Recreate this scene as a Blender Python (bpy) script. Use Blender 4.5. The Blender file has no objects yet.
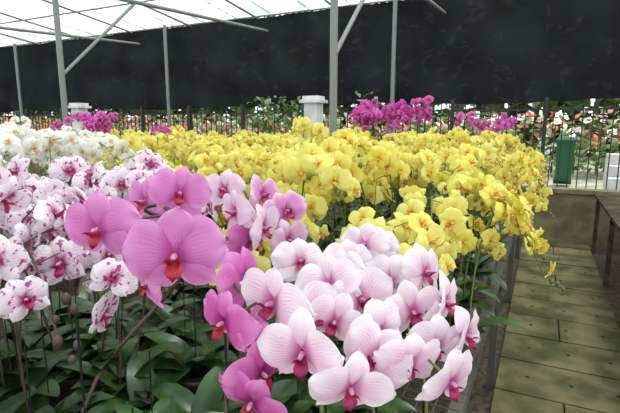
import bpy, math, random
import numpy as np
rng=np.random.RandomState(7); random.seed(7)
sc=bpy.context.scene
pitch=math.radians(9.9); yaw=math.radians(26.3)
CAMZ=1.5
# ---------- geometry accumulator ----------
class Geo:
    def __init__(s): s.V=[];s.F=[];s.U=[];s.M=[];s.R=[];s.n=0
    def add(s,T,A=None,o=(0,0,0),rnd=0.0,mo=0):
        V,F,U,M=T
        P=V if A is None else V@np.asarray(A).T
        P=P+np.asarray(o)
        s.V.append(P);s.F.append(F+s.n);s.U.append(U);s.M.append(M+mo);s.R.append(np.full(len(V),rnd));s.n+=len(V)
    def build(s,name,mats,smooth=True):
        V=np.vstack(s.V);F=np.vstack(s.F);U=np.vstack(s.U);M=np.concatenate(s.M);R=np.concatenate(s.R)
        me=bpy.data.meshes.new(name);me.vertices.add(len(V));me.vertices.foreach_set('co',V.astype(np.float32).ravel())
        me.loops.add(F.size);me.polygons.add(len(F))
        me.loops.foreach_set('vertex_index',F.astype(np.int32).ravel())
        me.polygons.foreach_set('loop_start',np.arange(0,F.size,4,dtype=np.int32))
        me.polygons.foreach_set('material_index',M.astype(np.int32))
        me.polygons.foreach_set('use_smooth',np.full(len(F),smooth))
        uv=me.uv_layers.new(name='UVMap');uv.data.foreach_set('uv',U[F.ravel()].astype(np.float32).ravel())
        a=me.attributes.new('rnd','FLOAT','POINT');a.data.foreach_set('value',R.astype(np.float32))
        for m in mats: me.materials.append(m)
        me.update(calc_edges=True);me.validate()
        ob=bpy.data.objects.new(name,me);sc.collection.objects.link(ob);return ob
def grid(fn,nu,nv,mat,cs=True):
    V=[];U=[]
    for i in range(nu+1):
        s_=.5*(1-math.cos(math.pi*i/nu)) if cs else i/nu
        for j in range(nv+1):
            w=-1+2*j/nv
            V.append(fn(s_,w));U.append((s_,w))
    F=[]
    for i in range(nu):
        for j in range(nv):
            a=i*(nv+1)+j;F.append((a,a+nv+1,a+nv+2,a+1))
    return (np.array(V,float),np.array(F),np.array(U,float),np.full(len(F),mat))
def merge(Ts):
    V=[];F=[];U=[];M=[];n=0
    for t in Ts:
        V.append(t[0]);F.append(t[1]+n);U.append(t[2]);M.append(t[3]);n+=len(t[0])
    return (np.vstack(V),np.vstack(F),np.vstack(U),np.concatenate(M))
def tube(pts,rad,n=5,mat=0):
    pts=[np.array(p,float) for p in pts];V=[];U=[]
    if not hasattr(rad,'__len__'): rad=[rad]*len(pts)
    for i,p in enumerate(pts):
        d=pts[min(i+1,len(pts)-1)]-pts[max(i-1,0)];d/=np.linalg.norm(d)+1e-9
        a=np.array([0,0,1.]) if abs(d[2])<.8 else np.array([1.,0,0])
        x=np.cross(d,a);x/=np.linalg.norm(x);y=np.cross(d,x)
        for k in range(n):
            t=2*math.pi*k/n;V.append(p+rad[i]*(math.cos(t)*x+math.sin(t)*y));U.append((i/(len(pts)-1),k/n))
    F=[]
    for i in range(len(pts)-1):
        for k in range(n):
            F.append((i*n+k,i*n+(k+1)%n,(i+1)*n+(k+1)%n,(i+1)*n+k))
    return (np.array(V),np.array(F),np.array(U),np.full(len(F),mat))
def box(x0,x1,y0,y1,z0,z1,mat=0):
    V=np.array([(x,y,z) for z in(z0,z1) for y in(y0,y1) for x in(x0,x1)],float)
    F=np.array([(0,2,3,1),(4,5,7,6),(0,1,5,4),(2,6,7,3),(0,4,6,2),(1,3,7,5)])
    return (V,F,V[:,:2].copy(),np.full(6,mat))
def lathe(prof,n=12,mat=0):
    V=[];U=[]
    for i,(r,z) in enumerate(prof):
        for k in range(n):
            t=2*math.pi*k/n;V.append((r*math.cos(t),r*math.sin(t),z));U.append((i/len(prof),k/n))
    F=[(i*n+k,i*n+(k+1)%n,(i+1)*n+(k+1)%n,(i+1)*n+k) for i in range(len(prof)-1) for k in range(n)]
    return (np.array(V,float),np.array(F),np.array(U,float),np.full(len(F),mat))
# ---------- orchid flower template (unit diameter, faces +Z, up +Y) ----------
def petal(ang,L,W,ex,pw,z0,nu,nv,mat,bend=.1,cross=.06,wav=.012,asym=0.0,ph=0,lift=0):
    ca,sa=math.cos(ang),math.sin(ang)
    def fn(s,w):
        h=W*max(0,math.sin(math.pi*min(1,s)**ex))**pw if 0<s<1 else 0
        x=.02+L*s*(1-.06*w*w*s)
        y=w*h*(1+asym*w)
        z=z0+lift*s+.06*math.sin(math.pi*s*.8)-bend*s*s*s-cross*w*w*(h/W)+wav*math.sin(5*w+7*s+ph)*s+wav*.7*math.sin(9*w-5*s+2*ph)*s*s
        return (x*ca-y*sa,x*sa+y*ca,z)
    return grid(fn,nu,nv,mat)
def flower(nu,nv,var=0):
    r=math.radians; R=random.Random(var*17+3);j=lambda a:R.uniform(-a,a)
    T=[petal(r(90+j(7)),.46*(1+j(.07)),.185*(1+j(.12)),.95,.55,-.02,nu,nv,1,bend=.08+j(.12),ph=1+var,lift=j(.1)),
       petal(r(217+j(8)),.45*(1+j(.07)),.175*(1+j(.12)),.92,.58,-.025,nu,nv,1,bend=.10+j(.12),ph=2+var,lift=j(.1)),
       petal(r(323+j(8)),.45*(1+j(.07)),.175*(1+j(.12)),.92,.58,-.025,nu,nv,1,bend=.10+j(.12),ph=3+var,lift=j(.1)),
       petal(r(10+j(6)),.485*(1+j(.04)),.295*(1+j(.08)),1.12,.5,.01,nu,nv,0,bend=.07+j(.12),asym=.14,ph=var,wav=.020,lift=.03+j(.12),cross=.05+j(.06)),
       petal(r(170+j(6)),.485*(1+j(.04)),.295*(1+j(.08)),1.12,.5,.01,nu,nv,0,bend=.07+j(.12),asym=-.14,ph=4+var,wav=.020,lift=.03+j(.12),cross=.05+j(.06))]
    def mid(s,w):
        h=.03+.055*math.sin(math.pi*min(1,s*1.05))**1.2 if s<.9 else .015
        return (w*h,-.03-.165*s,.05+.15*math.sin(s*1.9)-.05*w*w)
    T.append(grid(mid,max(4,nu-1),2,2))
    for sg in(-1,1):
        def side(s,w,sg=sg):
            h=.045*math.sin(math.pi*s**.7)**.7 if 0<s<1 else 0
            return (sg*(.025+.09*s-.05*s*s),-.05+.06*s+w*h,.05+.14*s+.03*w)
        T.append(grid(side,4,2,2))
    t=lathe([(.026,0),(.032,.04),(.027,.085),(.004,.105)],6,3)
    T.append((t[0]+np.array([0,.012,.02]),t[1],t[2],t[3]))
    return merge(T)
FH=[flower(14,10,v) for v in range(13)]
FM=[flower(6,4,v) for v in range(9)]
FL=[flower(4,3,v) for v in range(6)]
BUD=lathe([(.001,-.5),(.24,-.36),(.36,0),(.26,.34),(.001,.5)],7,4)
def frame(face,roll=0):
    z=np.array(face,float);z/=np.linalg.norm(z)
    x=np.cross((0,0,1.),z);x/=np.linalg.norm(x)+1e-9;y=np.cross(z,x)
    c,s=math.cos(roll),math.sin(roll)
    return np.column_stack([x*c+y*s,-x*s+y*c,z])
def leafT(nu,nv):
    def fn(s,w):
        h=.17*(math.sin(math.pi*(.08+.92*s)**.8)**.55 if s<1 else 0)
        return (s*(1-.1*s),w*h,.45*s-.5*s*s+.09*abs(w)*(h/.17)*.6)
    return grid(fn,nu,nv,5)
LH=leafT(9,4);LL=leafT(4,2)
POT=lathe([(.001,0),(.042,0),(.055,.095),(.06,.095),(.06,.108),(.052,.108),(.05,.09),(.001,.09)],12,6)
POTL=lathe([(.042,0),(.055,.1),(.05,.1),(.001,.09)],7,6)
def Rz(a,s=1): c,d=math.cos(a)*s,math.sin(a)*s; return np.array([[c,-d,0],[d,c,0],[0,0,s]])
def foliage(g,x,y,z,hi,n=6,sz=.2,a0=None):
    a=random.random()*6 if a0 is None else a0
    g.add(POT if hi else POTL,None,(x,y,z),random.random())
    for k in range(n):
        a+=math.pi+random.uniform(-.5,.5) if k%2 else random.uniform(.3,.9)
        L=sz*random.uniform(.75,1.15);til=random.uniform(-.1,.7)
        A=Rz(a,L)@np.array([[math.cos(til),0,-math.sin(til)],[0,1,0],[math.sin(til),0,math.cos(til)]])
        g.add(LH if hi else LL,A,(x,y,z+.095),random.random())
def bez(p0,p1,p2,p3,n):
    out=[]
    for i in range(n+1):
        t=i/n;out.append((1-t)**3*p0+3*(1-t)**2*t*p1+3*(1-t)*t*t*p2+t**3*p3)
    return out
def plant(g,x,y,z0,ztop,dirv,nf,size,lod,leaf=True,spread=.9,droop=.16,reach=.26):
    dv=np.array([dirv[0],dirv[1],0.]);dv/=np.linalg.norm(dv);sd=np.array([-dv[1],dv[0],0])
    lean=sd*random.gauss(0,.05)
    p0=np.array([x,y,z0+.09]);p3=p0+dv*random.uniform(.6,1.25)*reach+lean*2;p3[2]=ztop-random.uniform(.3,1.5)*droop
    p1=np.array([x,y,ztop-.15])+lean;p2=np.array([x,y,ztop+.08])+dv*.1+lean
    pts=bez(p0,p1,p2,p3,10)
    g.add(tube(pts,[.0035]*6+[.0025]*5,4,4))
    if lod<2: g.add(tube([p0,p1+[0,0,.02]],.0016,3,7))
    F=(FH,FM,FL)[lod];tint=random.random()
    for k in range(nf):
        t=.48+.48*k/(nf-1);q=t*10;i=min(9,int(q));c=pts[i]+(pts[i+1]-pts[i])*(q-i)
        sg=1 if k%2 else -1
        f=dv+sd*random.gauss(sg*.45,spread*.6)+np.array([0,0,random.gauss(.0,.42)])
        f/=np.linalg.norm(f)
        o=c+sd*sg*size*random.uniform(.2,.7)+f*size*.35+np.array([0,0,random.uniform(-.03,.03)])
        g.add(tube([c,(c+o)/2+[0,0,.008],o-f*size*.02],.0016,3,4))
        s=size*random.uniform(.78,1.12)
        g.add(random.choice(F),frame(f,random.gauss(0,.4))@np.diag([1,random.uniform(.85,1.08),random.uniform(.7,2.0)])*s,o,.6*tint+.4*random.random())
    for k in range(random.choice((0,1,2,3))):
        c=pts[-1]+dv*.02*(k+1)+[0,0,-.012*k]+sd*(.012 if k%2 else -.012)
        g.add(BUD,np.eye(3)*size*(.26-.04*k),c,random.random())
    if leaf: foliage(g,x,y,z0,lod==0,5 if lod<2 else 3)
# ---------- materials ----------
def newmat(name):
    m=bpy.data.materials.new(name);m.use_nodes=True;nt=m.node_tree;nt.nodes.clear()
    out=nt.nodes.new('ShaderNodeOutputMaterial');return m,nt,out
def mth(nt,op,a,b=None,c=None):
    n=nt.nodes.new('ShaderNodeMath');n.operation=op
    for i,v in enumerate((a,b,c)):
        if v is None: continue
        if isinstance(v,(int,float)): n.inputs[i].default_value=v
        else: nt.links.new(v,n.inputs[i])
    return n.outputs[0]
def mixc(nt,f,a,b):
    n=nt.nodes.new('ShaderNodeMix');n.data_type='RGBA'
    for i,v in((0,f),(6,a),(7,b)):
        if isinstance(v,(int,float)): n.inputs[i].default_value=v
        elif isinstance(v,tuple): n.inputs[i].default_value=(*v,1)
        else: nt.links.new(v,n.inputs[i])
    return n.outputs[2]
def noise(nt,scale,detail=3,vec=None,rough=.5):
    n=nt.nodes.new('ShaderNodeTexNoise');n.inputs['Scale'].default_value=scale;n.inputs['Detail'].default_value=detail
    n.inputs['Roughness'].default_value=rough
    if vec is None:
        t=nt.nodes.new('ShaderNodeTexCoord');vec=t.outputs['Object']
    nt.links.new(vec,n.inputs['Vector']);return n.outputs['Fac']
def smooth(nt,v,a,b):
    n=nt.nodes.new('ShaderNodeMapRange');n.interpolation_type='SMOOTHSTEP'
    nt.links.new(v,n.inputs[0]);n.inputs[1].default_value=a;n.inputs[2].default_value=b;return n.outputs[0]
def srgb(r,g,b): return tuple(((c/255)/12.92 if c/255<.04045 else ((c/255+.055)/1.055)**2.4) for c in(r,g,b))
def finish(nt,out,col,rough=.5,trans=.3,spec=.3,bump=None,bstr=.2,metal=0):
    p=nt.nodes.new('ShaderNodeBsdfPrincipled')
    if isinstance(col,tuple): p.inputs['Base Color'].default_value=(*col,1)
    else: nt.links.new(col,p.inputs['Base Color'])
    p.inputs['Roughness'].default_value=rough;p.inputs['Specular IOR Level'].default_value=spec;p.inputs['Metallic'].default_value=metal
    if bump is not None:
        b=nt.nodes.new('ShaderNodeBump');b.inputs['Strength'].default_value=bstr;b.inputs['Distance'].default_value=.01
        nt.links.new(bump,b.inputs['Height']);nt.links.new(b.outputs[0],p.inputs['Normal'])
    sh=p.outputs[0]
    if trans>0:
        t=nt.nodes.new('ShaderNodeBsdfTranslucent')
        if isinstance(col,tuple): t.inputs[0].default_value=(*col,1)
        else: nt.links.new(col,t.inputs[0])
        m=nt.nodes.new('ShaderNodeMixShader');m.inputs[0].default_value=trans
        nt.links.new(sh,m.inputs[1]);nt.links.new(t.outputs[0],m.inputs[2]);sh=m.outputs[0]
    nt.links.new(sh,out.inputs[0])
def petalmat(name,mid,edge,throat,vein,veinamt=.3,blotch=None,e0=.55,t0=.35,var=None):
    m,nt,out=newmat(name)
    uv=nt.nodes.new('ShaderNodeUVMap');uv.uv_map='UVMap'
    sp=nt.nodes.new('ShaderNodeSeparateXYZ');nt.links.new(uv.outputs[0],sp.inputs[0]);s,w=sp.outputs[0],sp.outputs[1]
    at=nt.nodes.new('ShaderNodeAttribute');at.attribute_name='rnd';r=at.outputs['Fac']
    ed=mth(nt,'MAXIMUM',s,mth(nt,'MULTIPLY',mth(nt,'ABSOLUTE',w),.93))
    c=mixc(nt,smooth(nt,ed,e0,1.0),mid,edge)
    if var: c=mixc(nt,mth(nt,'MULTIPLY',r,.85),c,var)
    if blotch:
        n=smooth(nt,noise(nt,blotch[1],2),blotch[2],blotch[2]+.06)
        inner=smooth(nt,ed,1.0,.75)
        c=mixc(nt,mth(nt,'MULTIPLY',n,inner),c,blotch[0])
    wob=mth(nt,'MULTIPLY',noise(nt,60,2),.35)
    vn=mth(nt,'POWER',mth(nt,'ABSOLUTE',mth(nt,'SINE',mth(nt,'MULTIPLY',mth(nt,'ADD',w,wob),24.0))),5.0)
    vn=mth(nt,'MULTIPLY',mth(nt,'MULTIPLY',vn,smooth(nt,ed,.95,.3)),veinamt)
    c=mixc(nt,vn,c,vein)
    c=mixc(nt,smooth(nt,s,t0,.02),c,throat)
    finish(nt,out,c,.55,.32,.2);return m
def simple(name,col,rough=.6,trans=0,spec=.4,nz=None,col2=None,metal=0,bstr=.3):
    m,nt,out=newmat(name)
    c=col
    b=None
    if nz:
        b=noise(nt,nz,5);c=mixc(nt,smooth(nt,b,.35,.65),col,col2)
    finish(nt,out,c,rough,trans,spec,b,bstr,metal);return m
stem=simple('orchid_stem_green',srgb(108,120,58),.5)
stemp=simple('orchid_stem_purple',srgb(88,66,62),.5)
leafm=simple('orchid_leaf_green',srgb(30,58,26),.3,.1,.5,6,srgb(52,86,38),bstr=.02)
potm=simple('plastic_pot_grey',srgb(96,92,84),.4,.1)
wire=simple('stake_wire_dark',srgb(38,38,36),.4,metal=.3)
lip_red=simple('lip_crimson',srgb(165,25,60),.4,.2,nz=45,col2=srgb(180,42,58))
lip_mag=simple('lip_magenta',srgb(150,15,85),.4,.2,nz=70,col2=srgb(185,50,105))
lip_or=simple('lip_orange',srgb(208,112,65),.4,.2,nz=50,col2=srgb(240,200,70))
colw=simple('column_pale',srgb(225,160,195),.4,.2)
coly=simple('column_yellow',srgb(240,215,120),.4,.2)
def mats(p,sep,lip,col,st=stem): return [p,sep,lip,col,st,leafm,potm,wire]
pinkp=petalmat('petal_pink',srgb(222,134,200),srgb(232,160,215),srgb(190,78,155),srgb(196,92,168),.4,var=srgb(230,150,208))
whp=petalmat('petal_pink_white',srgb(245,208,230),srgb(254,247,250),srgb(205,105,165),srgb(224,140,195),.5,e0=.25,t0=.32,var=srgb(252,240,248))
midp=petalmat('petal_rose',srgb(218,122,192),srgb(248,215,236),srgb(175,60,140),srgb(190,80,160),.4,var=srgb(248,228,242))
magp=petalmat('petal_deep_magenta',srgb(218,108,184),srgb(234,152,212),srgb(170,40,125),srgb(180,60,145),.4)
yel=petalmat('petal_yellow',srgb(242,224,84),srgb(247,238,122),srgb(226,196,70),srgb(230,208,72),.3,t0=.28,var=srgb(249,242,158))
whi=petalmat('petal_white',srgb(246,242,236),srgb(252,250,248),srgb(235,215,170),srgb(240,235,235),.1)
spt=petalmat('petal_spotted',srgb(247,232,242),srgb(252,246,250),srgb(165,40,115),srgb(195,75,155),.5,blotch=(srgb(190,75,145),85,.57))
dmg=petalmat('petal_far_magenta',srgb(215,75,175),srgb(232,110,200),srgb(160,30,120),srgb(180,40,140),.2,var=srgb(235,130,210))
# ---------- camera ----------
cd=bpy.data.cameras.new('camera');cam=bpy.data.objects.new('camera',cd);sc.collection.objects.link(cam)
cd.sensor_width=36;cd.lens=27.17;cd.clip_start=.02;cd.clip_end=200
cam.location=(0,0,CAMZ);cam.rotation_euler=(math.pi/2-pitch,0,yaw);sc.camera=cam
cy,sy=math.cos(yaw),math.sin(yaw)
# the near plants are laid out on a local metric grid turned 26.3 deg to the bench
def W(a,b,z): return np.array([a*cy-b*sy,a*sy+b*cy,z])
BZ=.68
# ---------- foreground orchids ----------
def fg(name,fl,base,mt,buds=0):
    g=Geo();b=np.array(base,float)
    backs=[]
    for k_,(r_,f_,z_,ya,pi_,ro,sz) in enumerate(fl):
        P=W(r_,f_,z_)
        a=math.radians(ya);p=math.radians(pi_)
        f=W(math.sin(a)*math.cos(p),-math.cos(a)*math.cos(p),math.sin(p))
        sc3=np.diag([1,random.uniform(.92,1.04),random.uniform(.8,1.2)])
        g.add(FH[(k_*5+2+int(abs(r_)*1e3))%13],frame(f,math.radians(ro))@sc3*sz,P,random.random())
        backs.append((P,f,sz))
    order=[P-f*.05 for P,f,s in backs]
    start=np.array([b[0],b[1],BZ+.1]);first=order[0]
    ctrl=[start,start+[0,0,(first[2]-start[2])*.6],order[0]]
    for i in range(1,len(order)): ctrl.append((order[i]*.6+(order[i-1])*.4))
    pts=[];C=[ctrl[0]]+ctrl+[ctrl[-1]]
    for i in range(1,len(C)-2):
        for k in range(5):
            t=k/5;p0,p1,p2,p3=C[i-1],C[i],C[i+1],C[i+2]
            pts.append(.5*((2*p1)+(-p0+p2)*t+(2*p0-5*p1+4*p2-p3)*t*t+(-p0+3*p1-3*p2+p3)*t**3))
    pts.append(C[-1])
    g.add(tube(pts,.0028,8,4))
    P_=np.array(pts)
    for P,f,s in backs:
        e=P-f*.012;k=np.argmin(((P_-e)**2).sum(1));q=P_[k]
        g.add(tube([q,(q+e)/2-f*.01,e],.0018,6,4))
    g.add(tube([start,start+[.004,0,.45]],.002,5,7))
    foliage(g,b[0],b[1],BZ,True,6,.2)
    return g.build(name,mt)
M1=mats(pinkp,pinkp,lip_red,colw,stemp)
fg('pink_orchid_plant',[(-.217,.60,1.29,-60,-10,0,.085),(-.250,.70,1.385,-35,5,0,.088),(-.258,.558,1.374,-14,-4,8,.104),(-.182,.648,1.404,14,14,-8,.09),(-.132,.444,1.374,5,-4,0,.104)],W(-.33,.62,0),M1)
M2=mats(magp,magp,lip_red,colw,stemp)
fg('magenta_orchid_plant',[(-.114,.865,1.284,55,0,0,.1),(-.09,.62,1.29,62,5,15,.1),(-.094,.485,1.286,-42,-10,-12,.082),(-.062,.53,1.24,-62,-15,30,.09),(-.055,.49,1.222,48,-12,10,.095),(-.064,.47,1.20,-20,-25,-25,.09)],W(-.13,.66,0),M2)
M3=mats(whp,whp,lip_mag,colw)
fg('pale_pink_orchid_plant',[(-.016,.722,1.284,10,25,0,.095),(.028,.627,1.279,-25,20,20,.1),(-.043,.533,1.289,-48,0,-15,.105),(.0,.56,1.262,20,25,35,.095),(-.008,.471,1.258,-12,-10,4,.1),(.042,.451,1.228,10,-18,-8,.095)],W(.02,.62,0),M3)
fg('pale_pink_orchid_plant',[(.068,.768,1.27,10,30,0,.1),(.045,.69,1.27,-40,20,20,.1),(.07,.623,1.258,25,15,20,.105),(.031,.551,1.257,-15,5,-20,.085),(.0875,.549,1.245,30,0,10,.1),(.075,.50,1.235,-25,20,-30,.09),(.113,.499,1.231,12,-16,-8,.09),(.155,.474,1.221,28,-18,6,.085)],W(.1,.66,0),M3)
fg('pale_pink_orchid_plant',[(.10,.84,1.28,-20,25,0,.1),(.133,.862,1.266,10,15,0,.1),(.128,.717,1.252,-15,20,-15,.105),(.184,.72,1.268,35,8,-10,.095),(.143,.62,1.242,15,0,14,.1),(.188,.622,1.256,50,0,-10,.09),(.203,.571,1.231,42,-10,10,.08),(.164,.568,1.218,10,-15,-15,.085)],W(.2,.76,0),M3)
M4=mats(midp,midp,lip_mag,colw,stemp)
fg('rose_orchid_plant',[(-.187,1.02,1.359,-20,10,0,.1),(-.139,.874,1.337,-65,0,0,.1),(-.101,.972,1.353,55,15,0,.105),(-.048,.92,1.328,30,20,20,.1),(-.086,.823,1.317,72,-5,14,.1),(-.042,.865,1.284,45,0,14,.09),(-.12,.9,1.30,-30,-10,14,.09)],W(-.15,.95,0),M4)
# ---------- masses ----------
def region(name,mt,regs):
    g=Geo();n=0
    for (cond,xr,yr,step,zt,nf,size,dirv,kw) in regs:
        x=xr[0]
        while x<=xr[1]+1e-6:
            y=yr[0]
            while y<=yr[1]+1e-6:
                X=x+random.uniform(-.06,.06);Y=y+random.uniform(-.06,.06)
                if cond(X,Y) and random.random()>kw.get('skip',.08):
                    lod=1 if math.hypot(X,Y)<2.6 else 2
                    a=random.gauss(0,.65);c,s=math.cos(a),math.sin(a)
                    plant(g,X,Y,BZ,zt+random.gauss(0,kw.get('zj',.05)),(dirv[0]*c-dirv[1]*s,dirv[0]*s+dirv[1]*c),nf,size,lod,droop=kw.get('droop',.16));n+=1
                y+=step
            x+=step
    return g.build(name,mt)
gap=lambda X:(-1.65<X) or (-3.4<X<-1.9) or (-5.2<X<-3.6)
D=(.35,-.9)
MY=mats(yel,yel,lip_or,coly)
region('yellow_orchid_display',MY,[
 (lambda X,Y:gap(X) and Y>-X*.88 and Y>1.35,(-5.2,-.3),(1.4,5.4),.185,1.37,8,.1,D,{'zj':.055}),
 (lambda X,Y:True,(-.24,-.2),(1.7,5.4),.2,1.32,9,.1,(1,-.45),{'skip':0,'droop':.3}),
 (lambda X,Y:True,(-.85,-.35),(1.3,1.5),.17,1.27,9,.1,(.5,-.8),{'skip':0,'droop':.26}),
 (lambda X,Y:True,(-.32,-.2),(1.5,2.1),.16,1.22,8,.095,(.8,-.6),{'skip':0,'droop':.22})])
MW=mats(whi,whi,lip_or,coly)
region('white_orchid_display',MW,[(lambda X,Y:gap(X) and X<-1.6 and Y<-X*.86 and Y>-X*.2,(-5.2,-1.7),(.5,5.4),.185,1.43,8,.1,D,{})])
MS=mats(spt,spt,lip_mag,colw,stemp)
region('spotted_orchid_display',MS,[(lambda X,Y:Y<-X*.9+.05,(-1.5,-.95),(.45,1.2),.16,1.37,8,.102,(.5,-.6),{'zj':.04,'skip':0,'droop':.2}),
 (lambda X,Y:Y<-X*.9+.05,(-1.35,-1.1),(.5,.9),.2,1.28,7,.1,(.5,-.6),{'zj':.03,'skip':0,'droop':.15})])
MM=mats(dmg,dmg,lip_mag,colw,stemp)
for xr,yr,st_,zt,nf in (((-2.0,-1.15),(5.25,5.5),.13,1.73,11),((-4.7,-4.3),(3.7,3.9),.18,1.62,9),((-5.0,-4.9),(2.6,2.8),.2,1.56,8),((-3.9,-3.8),(4.2,4.2),.2,1.58,8),((-.85,-.25),(5.35,5.4),.26,1.62,7)):
    region('magenta_orchid_display',MM,[(lambda X,Y:True,xr,yr,st_,zt,nf,.1,D,{'droop':.25,'skip':0})])
g=Geo()
for X in np.arange(-1.5,-.3,.16):
    for Y in np.arange(.3,1.2,.17):
        x=X+random.uniform(-.03,.03);y=Y+random.uniform(-.03,.03)
        foliage(g,x,y,BZ,True,7,.21)
        if random.random()<.5: g.add(tube([(x,y,BZ+.09),(x+.005,y,BZ+random.uniform(.3,.55))],.0016,5,7))
g.build('potted_orchid_foliage',mats(yel,yel,lip_or,coly))
# ---------- benches ----------
galv=simple('galvanised_steel',srgb(105,103,98),.45,metal=.5)
rust=simple('rusty_steel',srgb(60,52,45),.7,nz=12,col2=srgb(85,75,64))
wood=simple('weathered_board',srgb(96,82,66),.85,nz=7,col2=srgb(64,54,44),spec=.15)
def bench(name,x0,x1,y0,y1,z,mt,st=.05,legs=None,boards=False):
    g=Geo();L=.04
    if boards:
        y=y0
        while y<y1-.05: g.add(box(x0-.03,x1,y,min(y1,y+.14),z-.0,z+.025,1));y+=.15
    else:
        for x in np.arange(x0+st,x1,st): g.add(box(x-.0015,x+.0015,y0,y1,z-.006,z-.002))
        for y in np.arange(y0+st,y1,st): g.add(box(x0,x1,y-.0015,y+.0015,z-.004,z))
    for x in(x0,x1-L): g.add(box(x,x+L,y0,y1,z-.05,z))
    for y in(y0,y1-L): g.add(box(x0,x1,y,y+L,z-.05,z-.001))
    for y in (legs if legs else np.linspace(y0,y1-L,5)):
        g.add(box(x0,x1,y,y+L,z-.09,z-.05))
        for x in(x0,x1-L):
            g.add(box(x,x+L,y,y+L,0,z-.05))
    return g.build(name,[mt,wood],False)
bench('mesh_bench',-1.68,-.15,-.3,5.7,BZ,galv)
bench('mesh_bench',-3.42,-1.88,-.3,5.7,BZ,galv)
bench('mesh_bench',-5.3,-3.58,-.3,5.7,BZ,galv)
bench('wooden_bench',.61,2.2,2.0,6.4,.69,rust,.06,[2.4,3.7,5.0,6.3],True)
# ---------- floor & surroundings ----------
def plane(name,x0,x1,y0,y1,z,m):
    g=Geo();g.add((np.array([(x0,y0,z),(x1,y0,z),(x1,y1,z),(x0,y1,z)],float),np.array([(0,1,2,3)]),np.zeros((4,2)),np.array([0])));return g.build(name,[m])
dirt=simple('dark_gravel_soil',srgb(66,56,46),.95,nz=25,col2=srgb(98,84,72),bstr=1)
plane('floor',-26,9,-4,9.2,0,dirt)
outg=simple('outside_ground',srgb(170,168,158),.95,nz=2,col2=srgb(140,145,120))
plane('ground_outside',-60,40,9.2,60,-.01,outg)
pav=simple('mossy_concrete_paver',srgb(128,120,88),.9,nz=4,col2=srgb(78,80,50),bstr=.8,spec=.2)
hole=simple('paver_hole_dark',srgb(28,25,20),.9)
g=Geo();y=-.6;k=0
while y<6.4:
    z=.035+random.uniform(-.004,.004)
    for (a,b) in(((-.14,.2),(.21,.6)) if k%3==1 else ((-.14,.6),)):
        g.add(box(a,b,y,y+.393,0.0,z))
    for hx in(.02,.25,.48):
        g.add(lathe([(.001,z+.0015),(.012,z+.0012),(.014,z-.002)],8,1),None,(hx,y+.2,0))
    y+=.407;k+=1
ob=g.build('paver_path',[pav,hole],False)
conc=simple('low_wall_concrete',srgb(148,138,110),.9,nz=4,col2=srgb(108,100,76),bstr=.4)
g=Geo();g.add(box(-14,6,6.6,6.75,0,.66));g.add(box(-14,6,6.57,6.78,.66,.71))
g.build('wall_low_back',[conc],False)
dk=simple('fence_dark_steel',srgb(50,52,50),.6)
g=Geo()
for x in np.arange(-22,8,.14): g.add(box(x-.008,x+.008,8.79,8.81,.1,1.86))
for z in(.25,1.75): g.add(box(-22,8,8.775,8.79,z-.015,z+.015))
for x in np.arange(-21,8,1.5): g.add(box(x-.03,x+.03,8.75,8.85,0,1.95))
g.build('steel_bar_fence',[dk],False)
m,nt,out=newmat('black_shade_net')
tr=nt.nodes.new('ShaderNodeBsdfTransparent');df=nt.nodes.new('ShaderNodeBsdfDiffuse')
c=mixc(nt,smooth(nt,noise(nt,1.2,4),.3,.7),(.014,.016,.017),(.025,.028,.029));nt.links.new(c,df.inputs[0])
mx=nt.nodes.new('ShaderNodeMixShader');mx.inputs[0].default_value=.994
nt.links.new(tr.outputs[0],mx.inputs[1]);nt.links.new(df.outputs[0],mx.inputs[2]);nt.links.new(mx.outputs[0],out.inputs[0])
def netf(s,w):
    x=-24+33*s;z=2.83+.94*w
    return (x,9.0+.04*math.sin(x*2.3+w)+.03*math.sin(x*5.1-2*w)+.02*math.sin(7*w+x),z+.03*math.sin(x*1.7)*(w<-.9))
g=Geo();g.add(grid(netf,160,10,0,False));g.build('shade_net',[m])
pipe=simple('painted_steel_pipe',srgb(132,136,132),.5,metal=.1)
for X in(-9.06,-5.4,-1.74,1.92):
    g=Geo();g.add(tube([(X,4,0),(X,4,4.35)],.035,10));g.add(tube([(X,4,2.1),(X,5.3,3.25)],.022,8))
    g.build('roof_support_post',[pipe])
for X in(-18.9,-13.55,-8.0,-2.57,2.8):
    g=Geo();g.add(tube([(X,8.65,0),(X,8.65,3.75)],.04,10));g.build('eave_post',[pipe])
g=Geo()
def roofz(y): return 3.82+(9.1-y)*.11 if y>3 else 3.82+6.1*.11-(3-y)*.11
for X in np.arange(-24,9,1.83):
    g.add(tube([(X,9.1,roofz(9.1)-.08),(X,3,roofz(3)-.08),(X,-4,roofz(-4)-.08)],.022,6))
for Y in(9.0,7.5,6,4.5,3,1.5,0,-1.5,-3): g.add(tube([(-24,Y,roofz(Y)-.04),(9,Y,roofz(Y)-.04)],.018,6))
for X in(-9.06,-5.4,-1.74,1.92): g.add(tube([(X,3,3.1),(X,8.9,3.45)],.03,8))
g.build('roof_frame',[pipe])
m,nt,out=newmat('translucent_roof_sheet')
tr=nt.nodes.new('ShaderNodeBsdfTransparent');tr.inputs[0].default_value=(.92,.97,.98,1)
tl=nt.nodes.new('ShaderNodeBsdfTranslucent')
tc=nt.nodes.new('ShaderNodeTexCoord');sx=nt.nodes.new('ShaderNodeSeparateXYZ');nt.links.new(tc.outputs['Object'],sx.inputs[0])
st_=mth(nt,'PINGPONG',sx.outputs[0],.45)
ln=smooth(nt,st_,.04,.0)
c=mixc(nt,smooth(nt,noise(nt,1.5,5),.3,.7),(.88,.94,.92),(.50,.62,.62));c=mixc(nt,ln,c,(.2,.25,.25));nt.links.new(c,tl.inputs[0])
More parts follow.
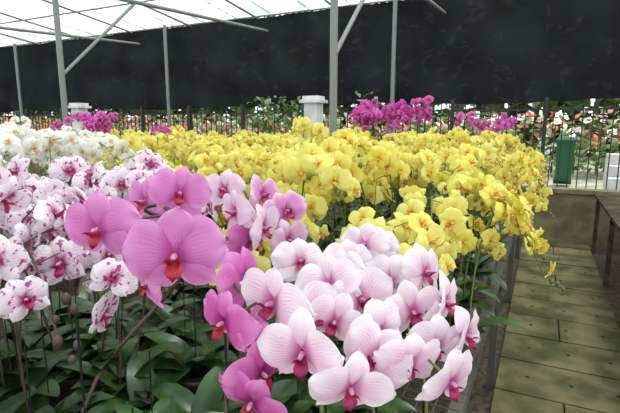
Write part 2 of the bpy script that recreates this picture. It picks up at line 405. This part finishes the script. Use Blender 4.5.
mx=nt.nodes.new('ShaderNodeMixShader');mx.inputs[0].default_value=.7
nt.links.new(tr.outputs[0],mx.inputs[1]);nt.links.new(tl.outputs[0],mx.inputs[2]);nt.links.new(mx.outputs[0],out.inputs[0])
g=Geo()
def rf(s,w,y0,y1):
    y=y0+(y1-y0)*s;x=-24+33*(w+1)/2;return (x,y,roofz(y)+.012*math.sin(x*2*math.pi/.15))
g.add(grid(lambda s,w:rf(s,w,9.15,3),2,880,0,False));g.add(grid(lambda s,w:rf(s,w,3,-4),2,880,0,False))
g.build('ceiling',[m])
wp=simple('white_painted_concrete',srgb(228,230,228),.7,nz=5,col2=srgb(205,208,205))
for X,h in((-3.4,1.9),(-9.0,1.9)):
    g=Geo();g.add(box(X-.12,X+.12,6.9,7.12,0,h));g.add(box(X-.18,X+.18,6.84,7.18,h-.05,h));g.add(box(X-.14,X+.14,6.88,7.14,h,h+.06));g.build('white_gate_pillar',[wp],False)
gb=simple('green_plastic',srgb(40,100,66),.5)
g=Geo();t=lathe([(.24,.12),(.28,.9),(.31,.9),(.31,.95),(.24,1.0),(.001,1.02)],4,0)
t=(t[0]*np.array([1,1,1.2]),t[1],t[2],t[3])
g.add(t,Rz(math.pi/4),(.5,13.2,0));g.add(tube([(.3,13.4,.12),(.7,13.4,.12)],.1,10))
g.build('green_wheelie_bin',[gb],False)
g=Geo()
for i in range(4): g.add(box(1.2,3.2,10.4+.3*i,10.7+.3*i,0,.25+.22*i))
g.build('concrete_steps',[wp],False)
def shrubs(name,cols,xr,yr,n,zr,sz,fl=.3):
    g=Geo()
    for i in range(n):
        x=random.uniform(*xr);y=random.uniform(*yr);z=random.uniform(*zr)
        k=int(abs(math.sin(x*.9+y*2))*len(cols)*.999)
        if z<zr[0]+(zr[1]-zr[0])*.5 or random.random()>fl: k=0
        a=random.random()*6;t=random.uniform(-.9,.9);
        A=Rz(a,sz*random.uniform(.6,1.2))@np.array([[math.cos(t),0,-math.sin(t)],[0,1.6,0],[math.sin(t),0,math.cos(t)]])
        g.add((LL[0],LL[1],LL[2],np.zeros(len(LL[3]),int)),A,(x,y,z),0,k)
    for x in np.arange(xr[0]+.3*sz,xr[1],max(.3,sz*2)): g.add(tube([(x,(yr[0]+yr[1])/2,0),(x,(yr[0]+yr[1])/2,zr[1]*.8)],.02*sz/.2,5,0))
    return g.build(name,cols)
gr=simple('shrub_green',srgb(88,120,64),.6,.25,nz=2,col2=srgb(150,170,118))
hg=simple('hedge_green',srgb(80,104,62),.7,.2,nz=1,col2=srgb(125,148,98))
rd=simple('bract_red',srgb(212,85,82),.6,.25);pk=simple('bract_pink',srgb(232,150,170),.6,.25);wt=simple('bract_cream',srgb(235,228,218),.6,.25);og=simple('bract_orange',srgb(222,120,92),.6,.25)
shrubs('red_flowering_shrub_row',[gr,rd,pk,wt,pk,og],(-24,-.6),(10.8,12.3),6000,(.1,1.5),.2,.5)
shrubs('red_flowering_shrub_row',[gr,pk,rd,gr,wt,og],(-40,14),(15,18),8000,(.1,1.85),.3,.5)
shrubs('tall_tree_hedge',[hg,hg],(-58,28),(25,28),9000,(.1,8.5),1.3)
shrubs('green_potted_vine',[gr,gr],(-4.6,-3.72),(6.9,7.4),500,(.1,1.95),.14)
shrubs('green_potted_vine',[gr,gr],(-2.7,-2.3),(6.9,7.3),120,(.1,2.0),.12)
# light
w=bpy.data.worlds.new('world');sc.world=w;w.use_nodes=True
bg=w.node_tree.nodes['Background'];bg.inputs[0].default_value=(.95,.98,1,1);bg.inputs[1].default_value=1.45
sd_=bpy.data.lights.new('sun','SUN');sd_.energy=3.8;sd_.angle=math.radians(18);sd_.color=(1,.97,.9);so=bpy.data.objects.new('sun',sd_);sc.collection.objects.link(so)
so.rotation_euler=(math.radians(-22),math.radians(12),0)
sc.view_settings.view_transform='Standard'
